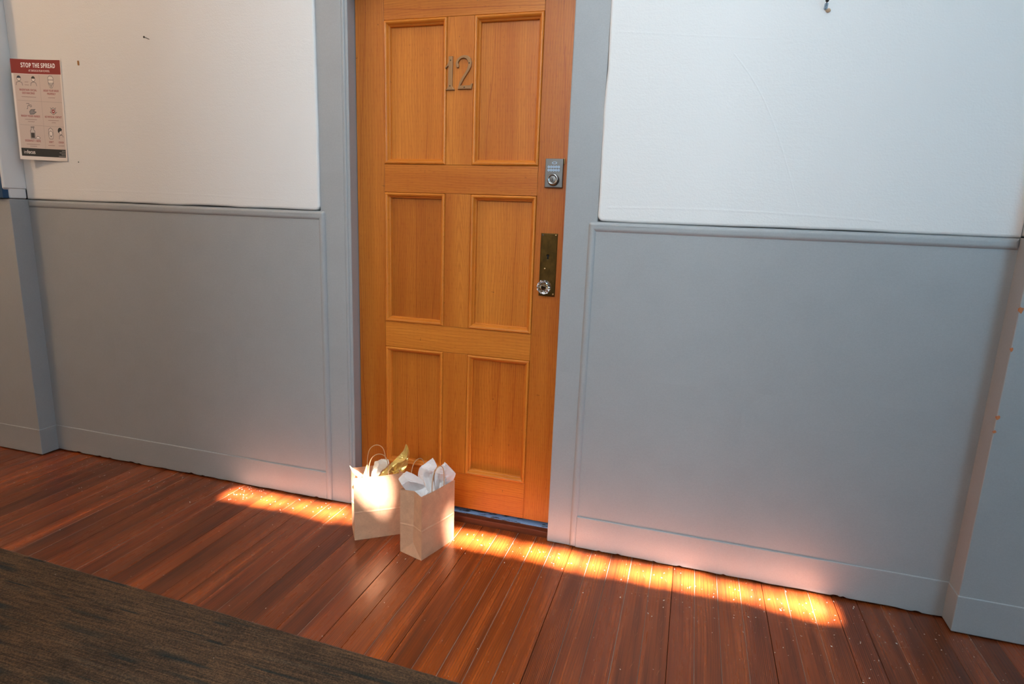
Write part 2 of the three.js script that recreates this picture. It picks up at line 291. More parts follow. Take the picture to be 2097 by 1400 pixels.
// pilasters at both ends
{
  const L = structure(group('pilaster'), 'shallow pilaster at the left end, grey below and white above', 'pilaster');
  mesh('lower_block', uvMetres(box(-2.35, -1.842, 0.003, WT, -0.03, 0.084, 0.003), 0.7), M.grey, L);
  mesh('base_board', uvMetres(box(-2.35, -1.8385, 0.004, 0.134, -0.03, 0.0875, 0.003), 0.7), M.grey, L);
  mesh('upper_block', uvMetres(extrude([[-2.35, WT + 0.036], [-1.86, WT + 0.036], [-1.842, WT + 0.05], [-1.842, CEIL], [-2.35, CEIL]], 0.0, 0.1, 0.007, 3), 0.7), M.plain, L);
  mesh('upper_foot', box(-2.35, -1.846, WT + 0.003, WT + 0.05, 0, 0.076, 0.006), M.plain, L);
  mesh('blue_paint', box(-2.34, -1.853, WT + 0.004, WT + 0.75, 0.07, 0.1012), M.blue, L).userData.label = 'dark blue paint on the pilaster front';
  const Rr = structure(group('pilaster'), 'shallow pilaster at the right end with chipped grey corner', 'pilaster');
  mesh('lower_block', uvMetres(box(2.097, 2.75, 0.003, WT, -0.03, 0.076, 0.003), 0.7), M.grey, Rr);
  mesh('base_board', uvMetres(box(2.0935, 2.75, 0.006, 0.132, -0.03, 0.0795, 0.003), 0.7), M.grey, Rr);
  mesh('upper_block', box(2.1, 2.75, WT + 0.004, CEIL, -0.03, 0.078, 0.006), M.plain, Rr);
  const r = rng(9);
  for (const [y, w, h] of [[1.05, 0.012, 0.017], [0.934, 0.006, 0.012], [0.726, 0.010, 0.013], [0.682, 0.008, 0.01], [0.1, 0.006, 0.006]]) {
    const pts = []; for (let k = 0; k < 9; k++) { const a = k / 9 * Math.PI * 2, q = 0.7 + 0.5 * r(); pts.push([2.0975 + w * 0.35 + w * 0.55 * q * Math.cos(a), y + h * 0.55 * q * Math.sin(a)]); }
    mesh('paint_chip', extrude(pts.map(([x, yy]) => [Math.max(x, 2.0965), yy]), 0.07, 0.0768, 0.0006, 1), M.chip, Rr).userData.label = 'bare orange wood where paint is chipped';
  }
}
// the rest of the corridor
{
  const { a, b, h, z, x0, x1, y0, y1, top } = BACK, f = structure(group('wall_front'), 'white over grey wall behind the camera with a wide opening', 'wall');
  mesh('wall_masonry', mergeGeometries([box(RX0, a, WT, CEIL, RZ1, RZ1 + 0.12), box(b, 2.7, WT, CEIL, RZ1, RZ1 + 0.12), box(3.7, RX1, WT, CEIL, RZ1, RZ1 + 0.12), box(2.7, 3.7, 2.95, CEIL, RZ1, RZ1 + 0.12), box(a, b, h, CEIL, RZ1, RZ1 + 0.12)]), M.plain, f);
  mesh('wainscot_board', mergeGeometries([box(RX0, a, 0, WT, RZ1 - 0.005, RZ1 + 0.12), box(b, RX1, 0, WT, RZ1 - 0.005, RZ1 + 0.12)]), M.greyPlain, f);
  const rm = structure(group('room_behind'), 'plain room behind the camera lit by its window', 'room');
  const eave = 4.5, flank = (x) => { const g = extrude([[RZ1 + 0.12, 0], [z + 0.1, 0], [z + 0.1, top], [RZ1 + 0.12, eave]], 0, 0.1); g.rotateY(-Math.PI / 2); g.translate(x, 0, 0); return g; };
  const roof = extrude([[RZ1, eave], [z + 0.1, top], [z + 0.1, top + 0.06], [RZ1, eave + 0.06]], 0, x1 - x0 + 0.2); roof.rotateY(-Math.PI / 2); roof.translate(x1 + 0.1, 0, 0);
  mesh('shell', mergeGeometries([box(x0, x1, CEIL + 0.12, eave, RZ1, RZ1 + 0.12), box(x0, 0.5, 0, top, z, z + 0.1), box(1.3, x1, 0, top, z, z + 0.1), box(0.5, 1.3, 0, y0, z, z + 0.1), box(0.5, 1.3, y1, top, z, z + 0.1)].map((g) => g.toNonIndexed()).concat([flank(x0), flank(x1 + 0.1), roof])), M.plain, rm);
  mesh('floor_slab', box(x0, x1, -0.05, 0, RZ1 + 0.1, z + 0.1), std({ color: lin(0.15, 0.06, 0.03), roughness: 0.5 }), rm);
  const w = structure(group('window_3'), 'tall daylit window in the room behind the camera', 'window');
  mesh('pane', box(0.5, 1.3, y0, y1, z + 0.04, z + 0.05), std({ color: 0xf2f5f8, emissive: new THREE.Color(0.86, 0.94, 1.0), emissiveIntensity: 3, roughness: 0.4 }), w);
  mesh('frame', mergeGeometries([box(0.5, 1.3, y0, y0 + 0.05, z + 0.01, z + 0.06), box(0.5, 1.3, y1 - 0.05, y1, z + 0.01, z + 0.06), box(0.5, 0.55, y0, y1, z + 0.01, z + 0.06), box(1.25, 1.3, y0, y1, z + 0.01, z + 0.06)]), M.plain, w);
}
structure(mesh('wall_left', box(RX0 - 0.12, RX0, 0, CEIL, -0.2, RZ1 + 0.12), M.plain), 'plain white wall closing the corridor on the left', 'wall');
structure(mesh('wall_right', box(RX1, RX1 + 0.12, 0, CEIL, -0.2, RZ1 + 0.12), M.plain), 'plain white wall closing the corridor on the right', 'wall');
{
  const win = structure(group('window_2'), 'sash window further along the corridor, open to blue sky', 'window'), z = RZ1;
  mesh('pane', box(2.7, 3.7, WT, 2.95, z + 0.05, z + 0.058), std({ color: 0x8fb4dd, emissive: new THREE.Color(0.36, 0.66, 1.0), emissiveIntensity: 0.8, roughness: 0.3 }), win);
  mesh('frame', mergeGeometries([box(2.7, 3.7, WT, WT + 0.05, z + 0.02, z + 0.08), box(2.7, 3.7, 2.9, 2.95, z + 0.02, z + 0.08), box(2.7, 2.75, WT, 2.95, z + 0.02, z + 0.08), box(3.65, 3.7, WT, 2.95, z + 0.02, z + 0.08)]), M.plain, win);
}
// ceiling with the skylight well; sun enters only through the clear strip beside the frosted pane
{
  const H = { x0: 0.1, x1: 3.3, z0: 0.72, z1: 2.55 };
  structure(mesh('ceiling', mergeGeometries([box(RX0, H.x0, CEIL, CEIL + 0.12, -0.2, RZ1 + 0.12), box(H.x1, RX1 + 0.12, CEIL, CEIL + 0.12, -0.2, RZ1 + 0.12), box(H.x0, H.x1, CEIL, CEIL + 0.12, -0.2, H.z0), box(H.x0, H.x1, CEIL, CEIL + 0.12, H.z1, RZ1 + 0.12)]), M.plain), 'high white corridor ceiling with a skylight', 'ceiling');
  const k = SKY / SUN.t, za = 0.056 + k, zb = 0.134 + k, xa = -0.70 + SUN.s * k, xb = 1.745 + SUN.s * k;
  const sk = structure(group('window_1'), 'frosted skylight with one clear strip in the ceiling', 'skylight');
  const flash = (pts) => { const g = extrude(pts, 0, 0.012); g.rotateX(Math.PI / 2); g.translate(0, SKY + 0.012, 0); return g; };
  const edge = (z, seed, amp) => { const p = []; for (let i = 0; i <= 80; i++) { const x = mix(H.x0, H.x1, i / 80); p.push([x, z + amp * (noise(x * 5.5, seed) - 0.5) + amp * 0.5 * (noise(x * 17, seed + 3) - 0.5)]); } return p; };
  mesh('frosted_pane', flash([[H.x0, H.z0], [H.x1, H.z0], ...edge(za, 4, 0.026).reverse()]), std({ color: 0xf4f6f8, emissive: new THREE.Color(0.93, 0.97, 1.0), emissiveIntensity: 0.5, roughness: 0.6 }), sk);
  const metal = std({ color: lin(0.4, 0.41, 0.42), roughness: 0.6 });
  mesh('flashing', flash([...edge(zb, 9, 0.03), [H.x1, H.z1], [H.x0, H.z1]]), metal, sk);
  mesh('clear_pane', box(H.x0, H.x1, SKY + 0.014, SKY + 0.018, za - 0.05, zb + 0.05), phys({ color: 0xffffff, transmission: 1, thickness: 0, roughness: 0, ior: 1.45 }), sk);
  mesh('end_plate', box(H.x0, xa, SKY - 0.004, SKY, za - 0.06, zb + 0.06), metal, sk);
  mesh('end_plate', box(xb, H.x1, SKY - 0.004, SKY, za - 0.06, zb + 0.06), metal, sk);
  for (const [fx, w] of [[0.225, 0.28], [0.64, 0.03], [1.0, 0.016], [1.36, 0.02], [-0.12, 0.016]]) mesh('glazing_bar', box(fx + SUN.s * k - w / 2, fx + SUN.s * k + w / 2, SKY - 0.004, SKY, za - 0.05, zb + 0.05), metal, sk);
}

// ───────────────────────── door ─────────────────────────
const ZD = -0.06, door = group('door_1'); structure(door, 'varnished oak six panel door with brass number twelve', 'door');
{
  const P = [0, 0.2576, 0.3621, 0.62], Rw = [[1.4399, 1.9559], [0.8189, 1.3345], [0.203, 0.7137]];
  const dx0 = DX0 + 0.002, dx1 = DX1 - 0.0025, dy0 = 0.05, dy1 = DTOP - 0.006, zb = ZD - 0.042;
  const member = (n, x0, x1, y0, y1, mat, hor, ou, ov) => mesh(n, woodUV(box(x0 + 0.0003, x1 - 0.0003, y0 + 0.0003, y1 - 0.0003, zb, ZD, 0.0012), hor, ou, ov), mat, door);
  mesh('core', box(dx0 + 0.01, dx1 - 0.01, dy0 + 0.01, dy1 - 0.01, zb + 0.002, ZD - 0.03), std({ color: lin(0.06, 0.025, 0.01), roughness: 0.8 }), door);
  member('stile', dx0, 0, dy0, dy1, M.wood[3], false, 0.14, 0);
  member('stile', 0.62, dx1, dy0, dy1, M.wood[2], false, 0.62, 0.02);
  member('rail', 0, 0.62, 1.9559, dy1, M.wood[0], true, 0.05, 0.4);
  member('rail', 0, 0.62, 1.3345, 1.4399, M.wood[4], true, 0.37, 0.9);
  member('rail', 0, 0.62, 0.7137, 0.8189, M.wood[0], true, 0.11, 1.2);
  member('rail', 0, 0.62, dy0, 0.203, M.wood[2], true, 0.02, 0.1);
  member('muntin', P[1], P[2], 1.4399, 1.9559, M.wood[1], false, -0.03, 0);
  member('muntin', P[1], P[2], 0.8189, 1.3345, M.wood[5], false, -0.08, 0.1);
  member('muntin', P[1], P[2], 0.203, 0.7137, M.wood[5], false, -0.06, 0.0);
  // mitred moulding round each sunk panel
  const prof = [[0.0012, -0.008], [0.0012, 0.0016], [0.003, 0.0042], [0.0065, 0.0052], [0.0105, 0.0036], [0.0145, -0.0025], [0.0162, -0.0085], [0.0172, -0.0085], [0.0205, -0.0115], [0.0215, -0.024]];
  const side = (x0, x1, y0, y1, k) => {
    const c = [[x0, y0, 1, 1], [x1, y0, -1, 1], [x1, y1, -1, -1], [x0, y1, 1, -1]], A = c[k], B = c[(k + 1) % 4], v = [], idx = [];
    for (const [d, z] of prof) v.push(A[0] + A[2] * d, A[1] + A[3] * d, ZD + z, B[0] + B[2] * d, B[1] + B[3] * d, ZD + z);
    for (let i = 0; i < prof.length - 1; i++) idx.push(2 * i, 2 * i + 1, 2 * i + 3, 2 * i, 2 * i + 3, 2 * i + 2);
    const g = new THREE.BufferGeometry(); g.setAttribute('position', new THREE.Float32BufferAttribute(v, 3)); g.setIndex(idx); g.computeVertexNormals();
    return woodUV(toCreasedNormals(g, 0.7), k % 2 === 0, 0.07 * k + x0, 0.3 * k);
  };
  let n = 0;
  for (const [y0, y1] of Rw) for (const [x0, x1] of [[P[0], P[1]], [P[2], P[3]]]) {
    const f = n === 0 || n === 1 ? 0 : 2;
    const pm = [M.wood[0], M.wood[4], M.wood[3], M.wood[0], M.wood[3], M.wood[4]][n];
    const p = mesh('panel', woodUV(box(x0 + 0.018, x1 - 0.018, y0 + 0.018, y1 - 0.018, zb + 0.004, ZD - 0.0215), false, 0.21 * n + 0.05, 0.13 * n), pm, door);
    for (let k = 0; k < 4; k++) mesh('moulding', side(x0, x1, y0, y1, k), M.moulding, p);
    n++;
  }
}
// brass numerals
{
  const brass = std({ color: lin(0.36, 0.205, 0.1), metalness: 0.85, roughness: 0.4 }), screw = std({ color: lin(0.08, 0.05, 0.03), metalness: 0.6, roughness: 0.5 });
  const K = 1.524e-4, ox = 0.3065, oy = 1.7625, cv = ([x, y]) => [ox + (x - 640) * K, oy - (y - 760) * K];
  const one = [[375, 378], [480, 378], [480, 1050], [498, 1085], [532, 1122], [532, 1142], [312, 1142], [312, 1128], [345, 1100], [366, 1060], [375, 590], [300, 652], [280, 625], [340, 565], [372, 500]].map(cv).reverse();
  const line = [[605, 600, 38], [590, 545, 34], [600, 500, 30], [640, 445, 30], [700, 408, 30], [770, 396, 32], [840, 412, 40], [895, 460, 46], [922, 530, 46], [915, 610, 40], [880, 690, 34], [820, 780, 30], [755, 870, 30], [700, 960, 32], [665, 1040, 34], [655, 1100, 30]];
  const lft = [], rgt = [];
  line.forEach(([x, y, w], i) => { const a = line[Math.max(0, i - 1)], b = line[Math.min(line.length - 1, i + 1)], dx = b[0] - a[0], dy = b[1] - a[1], l = Math.hypot(dx, dy); lft.push([x + dy / l * w, y - dx / l * w]); rgt.push([x - dy / l * w, y + dx / l * w]); });
  const two = [...lft.slice(0, -2), [690, 1040], [930, 1040], [972, 1000], [1000, 1000], [975, 1125], [622, 1125], [628, 1080], ...rgt.slice(0, -2).reverse(), [636, 636], [592, 642]].map(cv);
  const digit = (pts, label) => { const m = mesh('door_numeral', extrude(THREE.ShapeUtils.isClockWise(pts.map(([x, y]) => new THREE.Vector2(x, y))) ? [...pts].reverse() : pts, ZD - 0.001, ZD + 0.0075, 0.0016, 2), brass, door); m.userData.label = label; return m; };
  const d1 = digit(one, 'brass numeral one on the door'), d2 = digit(two, 'brass numeral two on the door');
  for (const [d, s] of [[d1, [430, 470]], [d1, [420, 1045]], [d2, [908, 545]], [d2, [792, 1085]]]) { const [sx, sy] = cv(s), g = new THREE.SphereGeometry(0.0026, 10, 6); g.scale(1, 1, 0.4); g.translate(sx, sy, ZD + 0.0075); mesh('screw', g, screw, d); }
}
// keypad deadbolt
{
  const g = group('keypad_lock', [0.682, 1.4155, ZD], door); g.userData.label = 'satin nickel keypad lock on the door edge';
  const steel = std({ color: lin(0.2, 0.19, 0.18), metalness: 1, roughness: 0.4 }), chrome = std({ color: lin(0.38, 0.37, 0.36), metalness: 1, roughness: 0.2 });
  mesh('plate', box(-0.033, 0.033, -0.0505, 0.0505, 0, 0.013, 0.0025), steel, g);
  const lightBlue = std({ color: lin(0.42, 0.56, 0.72), roughness: 0.5 });
  for (let r = 0; r < 2; r++) for (let c = 0; c < 5; c++) { const b = new THREE.CylinderGeometry(0.0042, 0.0042, 0.0024, 16); b.rotateX(Math.PI / 2); b.translate(-0.0195 + c * 0.0092, 0.0215 - r * 0.0112, 0.0135); const k = mesh('key_button', b, lightBlue, g); const d = new THREE.CylinderGeometry(0.0016, 0.0016, 0.0006, 8); d.rotateX(Math.PI / 2); d.translate(-0.0195 + c * 0.0092, 0.0215 - r * 0.0112, 0.0149); mesh('button_mark', d, steel, k); }
  const o = new THREE.TorusGeometry(0.0062, 0.0016, 6, 24); o.scale(1.25, 0.62, 0.5); o.translate(0.001, 0.0355, 0.0132); mesh('oval_emblem', o, lightBlue, g);
  const lathe = (pts) => { const q = new THREE.LatheGeometry(pts.map(([x, y]) => new THREE.Vector2(x, y)), 40); q.rotateX(Math.PI / 2); q.translate(0, -0.022, 0.012); return q; };
  const cyl = mesh('cylinder_collar', lathe([[0.0215, 0], [0.0225, 0.002], [0.0212, 0.010], [0.0195, 0.0165], [0.0175, 0.0185], [0.015, 0.0178], [0.0122, 0.0162], [0.0118, 0.0162]]), chrome, g);
  mesh('cylinder_face', lathe([[0.0118, 0.0162], [0.0112, 0.0172], [0.0005, 0.0176]]), steel, cyl);
  mesh('keyhole', box(-0.0008, 0.0008, -0.0275, -0.0165, 0.0292, 0.0302), M.dark, cyl);
  mesh('strike', box(0.0335, 0.0365, 0.032, 0.052, 0.001, 0.009, 0.001), std({ color: lin(0.5, 0.36, 0.16), metalness: 1, roughness: 0.35 }), g);
}
// long brass lock plate with fluted glass knob
{
  const g = group('lock_plate', [0.6745, 1.0865, ZD], door); g.userData.label = 'tarnished brass lock plate with keyhole';
  const tar = tex(128, 512, (x, y) => { const n = fbm(x * 0.03, y * 0.02, 4), s = noise(x * 0.9, y * 0.06); const k = 0.75 + 0.4 * n + 0.12 * (s - 0.5); return [150 * k, 118 * k, 66 * k]; }, true);
  const brass = std({ color: lin(0.36, 0.33, 0.27), map: tar, metalness: 0.9, roughness: 0.42 }), bright = std({ color: lin(0.6, 0.42, 0.2), metalness: 1, roughness: 0.25 });
  const s = new THREE.Shape([[-0.0315, -0.116], [0.0315, -0.116], [0.0315, 0.116], [-0.0315, 0.116]].map((p) => new THREE.Vector2(...p)));
  const hole = new THREE.Path(); hole.absarc(-0.002, 0.034, 0.0045, -0.35 * Math.PI, 1.35 * Math.PI, false); hole.lineTo(-0.0042, 0.0215); hole.lineTo(0.0002, 0.0215); s.holes.push(hole);
  const pg = new THREE.ExtrudeGeometry(s, { depth: 0.0018, bevelEnabled: true, bevelThickness: 0.0022, bevelSize: 0.003, bevelOffset: -0.003, bevelSegments: 2, curveSegments: 12 });
  { const uv = pg.attributes.uv; for (let i = 0; i < uv.count; i++) uv.setXY(i, uv.getX(i) / 0.063 + 0.5, uv.getY(i) / 0.232 + 0.5); }
  mesh('plate', pg, brass, g);
  mesh('keyhole', box(-0.009, 0.005, 0.018, 0.042, 0.0001, 0.0006), M.dark, g);
  const sc = (x, y, m) => { const q = new THREE.SphereGeometry(0.0034, 12, 6); q.scale(1, 1, 0.45); q.translate(x, y, 0.004); mesh('screw', q, m, g); };
  sc(0.0245, 0.109, bright); sc(-0.0245, 0.109, std({ color: lin(0.05, 0.04, 0.03), roughness: 0.6 })); sc(0.0245, -0.108, bright); sc(-0.012, -0.014, bright);
  const kx = 0.0005, ky = -0.0765;
  const lathe = (pts, n = 32) => { const q = new THREE.LatheGeometry(pts.map(([x, y]) => new THREE.Vector2(x, y)), n); q.rotateX(Math.PI / 2); q.translate(kx, ky, 0.003); return q; };
  mesh('knob_shank', lathe([[0.016, 0], [0.016, 0.002], [0.012, 0.005], [0.0095, 0.012], [0.009, 0.022], [0.0125, 0.026], [0.0135, 0.03], [0.0125, 0.034], [0.0005, 0.034]]), bright, g);
  // fluted glass: twelve lobes, star-cut front
  const prof = [[0.0005, 0.034], [0.012, 0.034], [0.0175, 0.0375], [0.0235, 0.043], [0.026, 0.049], [0.0258, 0.053], [0.022, 0.0585], [0.0165, 0.0612], [0.0115, 0.0600], [0.006, 0.0632], [0.0003, 0.0640]], N = 48, v = [], idx = [];
  prof.forEach(([r, z], i) => { for (let k = 0; k < N; k++) { const a = k / N * Math.PI * 2, f = sstep(0.010, 0.022, r), w = 1 + f * 0.075 * (Math.abs(Math.cos(6 * a)) - 0.6); v.push(kx + r * w * Math.cos(a), ky + r * w * Math.sin(a), 0.003 + z + (i > 5 && i < 9 ? 0.0012 * Math.cos(12 * a) : 0)); } });
  for (let i = 0; i < prof.length - 1; i++) for (let k = 0; k < N; k++) { const a = i * N + k, b = i * N + (k + 1) % N, c = a + N, d = b + N; idx.push(a, b, d, a, d, c); }
  let kg = new THREE.BufferGeometry(); kg.setAttribute('position', new THREE.Float32BufferAttribute(v, 3)); kg.setIndex(idx); kg = toCreasedNormals(kg, 0.35);
  const km = mesh('glass_knob', kg, phys({ color: 0xffffff, transmission: 1, thickness: 0.03, ior: 1.52, roughness: 0.0, attenuationColor: new THREE.Color(0.93, 0.97, 0.97), attenuationDistance: 0.2 }), g);
  km.userData.label = 'fluted clear glass door knob';
}

// ───────────────────────── carpet ─────────────────────────
{
  const r = rng(31), W = 2048, Hh = 1024, dash = new Float32Array(W * Hh);
  for (let i = 0; i < 1000; i++) {
    const cx = r() * W, cy = r() * Hh, len = 22 + r() * 95, th = 1.5 + r() * r() * 12, a = (r() < 0.5 ? 1 : -0.7) * (0.35 + 0.6 * r());
    for (let y = Math.floor(cy - th); y <= cy + th; y++) for (let x = Math.floor(cx - len); x <= cx + len; x++) {
      const xx = ((x % W) + W) % W, yy = ((y % Hh) + Hh) % Hh, ex = Math.abs(x - cx) / len, ey = Math.abs(y - cy) / th;
      const n = noise(x * 0.05, y * 0.9 + i); const f = sstep(1, 0.5, ex + 0.35 * n) * sstep(1, 0.3, ey);
      if (f > 0) { const q = a * f * (0.5 + 0.7 * n); if (Math.abs(q) > Math.abs(dash[yy * W + xx])) dash[yy * W + xx] = q; }
    }
  }
  const col = tex(W, Hh, (x, y) => {
    const d = dash[y * W + x], g = noise(x * 0.45, y * 0.8) * 0.6 + noise(x * 1.1, y * 1.7) * 0.4, s = noise(x * 0.02, y * 0.5) - 0.5, b = fbm(x * 0.006, y * 0.01, 3) - 0.5;
    const k = 0.42 + 1.05 * g + 0.5 * s + 0.4 * b;
    let c = [90 * k, 68 * k, 47 * k];
    if (d > 0) c = c.map((v, i) => mix(v, [22, 38, 42][i] * (0.6 + 0.7 * g), d)); else c = c.map((v, i) => mix(v, [112, 98, 80][i] * (0.5 + 0.8 * g), -d * 0.8));
    return c;
  }, true);
  const bmp = tex(1024, 512, (x, y) => 0.6 * noise(x * 0.9, y * 1.1) + 0.4 * noise(x * 0.35, y * 0.9));
  const pts = [], z = (x) => 0.786 + 0.03 * x;
  for (let k = 0; k <= 160; k++) { const x = mix(RX0 + 0.02, RX1 - 0.02, k / 160); pts.push([x, z(x) + 0.0022 * (noise(x * 30, 2) - 0.5)]); }
  pts.push([RX1 - 0.02, 1.5], [RX0 + 0.02, 1.5]);
  const g = extrude(pts, 0, 0.007, 0.0015, 1); g.rotateX(Math.PI / 2); g.translate(0, 0.0075, 0);
  uvMetres(g, 3.0, 1.5);
  const c = group('carpet_runner'); tag(c, 'brown carpet runner flecked with dark teal streaks', 'carpet');
  mesh('pile', g, std({ map: col, color: lin(0.7, 0.69, 0.66), roughness: 1, bumpMap: bmp, bumpScale: 0.004 }), c);
  const e = []; for (let k = 0; k <= 200; k++) { const x = mix(-2.4, 2.4, k / 200); e.push(new THREE.Vector3(x, 0.0045 + 0.001 * noise(x * 40, 1), z(x) - 0.001 + 0.0016 * (noise(x * 25, 5) - 0.5))); }
  mesh('edge_binding', new THREE.TubeGeometry(new THREE.CatmullRomCurve3(e), 200, 0.0026, 5), std({ color: lin(0.16, 0.085, 0.055), roughness: 0.9 }), c);
}

// ───────────────────────── paper bags ─────────────────────────
const kraftTex = tex(512, 512, (x, y) => { const f = noise(x * 0.9, y * 0.12) * 0.5 + noise(x * 0.15, y * 0.8) * 0.5, b = fbm(x * 0.02, y * 0.02, 3), k = 0.93 + 0.1 * (f - 0.5) + 0.1 * (b - 0.5) + 0.02; return [216 * k, 166 * k, 130 * k]; }, true);
const kraftBump = tex(512, 512, (x, y) => 0.5 + 0.5 * (fbm(x * 0.02, y * 0.02, 4) - 0.5) + 0.1 * (noise(x * 0.7, y * 0.7) - 0.5));
M.kraft = std({ map: kraftTex, color: 0xffffff, roughness: 0.8, bumpMap: kraftBump, bumpScale: 0.0016, side: THREE.DoubleSide });
M.kraftHandle = std({ color: lin(0.6, 0.34, 0.17), roughness: 0.8 });
function bagBody(w, d, h, o) {
  const nf = 16, ns = 10, loops = [], T = 0.0009, FY = 0.05;
  const ring = (y, inset) => {
    const t = y / h, L = [], W = w / 2 - inset, D = d / 2 - inset;
    const G = 0.013 + (o.gusset - 0.013) * sstep(0.06, h, y), low = sstep(0, 0.03, y);
    const off = (s, k = 1) => { const f = 1 - Math.abs(s); return k * (y < FY * f ? 0.013 * y / FY : G * f); };       // folded side, with the triangle at its foot
    const kink = 0.0009 * Math.exp(-(((y - 0.115) / 0.003) ** 2)) - 0.0006 * Math.exp(-(((y - 0.121) / 0.004) ** 2));
    const bul = (s) => o.bulge * Math.sin(Math.PI * clamp((s + 1) / 2)) * Math.sin(Math.PI * Math.min(1, t * 0.9 + 0.05));
    const wv = (a) => 0.0028 * (noise(a * 3 + o.seed, t * 3.2) - 0.5) * low + 0.004 * (noise(a * 1.4 + o.seed, t * 1.6 + 7) - 0.5) * sstep(0.4, 1, t);
    const dimple = (s) => -0.004 * Math.exp(-(((s + 0.62) / 0.22) ** 2 + ((y - 0.16) / 0.05) ** 2));
    for (let i = 0; i < nf; i++) { const s = i / nf * 2 - 1; L.push([s * W, D + bul(s) + kink + (i ? wv(s) + dimple(s) : 0)]); }
    for (let i = 0; i < ns; i++) { const s = i / ns * 2 - 1; L.push([W - off(s) + kink, -s * D]); }
    for (let i = 0; i < nf; i++) { const s = 1 - i / nf * 2; L.push([s * W, -D - bul(s) - (i ? wv(s + 4) : 0)]); }
    for (let i = 0; i < ns; i++) { const s = i / ns * 2 - 1; L.push([-W + off(s, o.leftG ?? 1) - kink, s * D]); }
    return L;
  };
  const ys = [0]; while (ys[ys.length - 1] < h - 0.004) { const y = ys[ys.length - 1]; ys.push(y + (y < 0.055 ? 0.01 : y > 0.1 && y < 0.128 ? 0.0022 : 0.009)); } ys[ys.length - 1] = h;
  const rim = (i, n) => 0.003 * (noise(i * 0.25 + o.seed, 3) - 0.5) + (o.rim ? o.rim(i / n) : 0);
  const v = [], idx = [], n = 2 * (nf + ns);
  const add = (y, inset, yo) => { const L = ring(Math.min(y, h), inset); L.forEach(([x, z], i) => v.push(x, y + (y >= h * 0.99 ? rim(i, n) : 0) + yo, z)); loops.push(v.length / 3 - n); };
  for (const y of ys) add(y, 0, 0);
  for (let i = ys.length - 1; i >= 0; i--) add(ys[i], T, i === 0 ? T : 0);
  for (let k = 0; k < loops.length - 1; k++) for (let i = 0; i < n; i++) { const a = loops[k] + i, b = loops[k] + (i + 1) % n, c = loops[k + 1] + i, e = loops[k + 1] + (i + 1) % n, q = i % (nf + ns) - nf; q >= ns / 2 ? idx.push(a, b, c, b, e, c) : idx.push(a, b, e, a, e, c); }
  for (const L of [0, loops.length - 1]) { const c = v.length / 3; v.push(0, L ? T : 0, 0); for (let i = 0; i < n; i++) { const a = loops[L] + i, b = loops[L] + (i + 1) % n; L ? idx.push(a, b, c) : idx.push(b, a, c); } }
  let g = new THREE.BufferGeometry(); g.setAttribute('position', new THREE.Float32BufferAttribute(v, 3)); g.setIndex(idx); g = toCreasedNormals(g, 0.16);
  return uvMetres(g, 0.25);
}
function handle(w, h, lean, zOff, parent, y0, drop = 0.03) {
  const pts = []; const add = (x, y, z) => pts.push(new THREE.Vector3(x, y, z));
  add(-w / 2, y0 - drop, zOff); add(-w / 2 - 0.0006, y0 + h * 0.3, zOff + lean * 0.3); add(-w / 2 + 0.003, y0 + h * 0.62, zOff + lean * 0.6);
  for (const [a, b] of [[-0.36, 0.83], [-0.2, 0.955], [0, 1], [0.2, 0.955], [0.36, 0.83]]) add(a * w, y0 + h * b, zOff + lean * b);
  add(w / 2 - 0.003, y0 + h * 0.62, zOff + lean * 0.6); add(w / 2 + 0.0006, y0 + h * 0.3, zOff + lean * 0.3); add(w / 2, y0 - drop, zOff);
  const m = mesh('handle', new THREE.TubeGeometry(new THREE.CatmullRomCurve3(pts), 64, 0.0017, 8), M.kraftHandle, parent); m.userData.label = 'twisted paper cord handle'; return m;
}
function paperBag(pos, turn, label, o) {
  const b = group('paper_bag', pos); b.rotation.y = turn; tag(b, label, 'paper bag');
  mesh('bag_body', bagBody(o.w, o.d, o.h, o), M.kraft, b);
  for (const [z, lean, w, hh, shift] of o.handles) { const m = handle(w, hh, lean, z, b, o.h); m.position.x = shift; }
  return b;
}
// bag 1 stands behind on the left, bag 2 in front turned edge-on
paperBag([0.0735, 0, 0.152], 0.635, 'kraft paper gift bag holding gold foil tissue, behind on the left', { w: 0.19, d: 0.104, h: 0.2585, gusset: 0.018, bulge: 0.004, seed: 3, handles: [[0.0490, 0.0, 0.073, 0.089, 0.0], [-0.0490, -0.004, 0.07, 0.086, 0.004]] });
paperBag([0.307, 0, 0.184], 1.27, 'kraft paper gift bag holding white tissue, in front on the right', { w: 0.188, d: 0.107, h: 0.2535, gusset: 0.019, bulge: 0.003, seed: 8, handles: [[0.0505, 0.004, 0.066, 0.089, -0.002], [-0.0505, 0.0, 0.076, 0.09, 0.0]] });

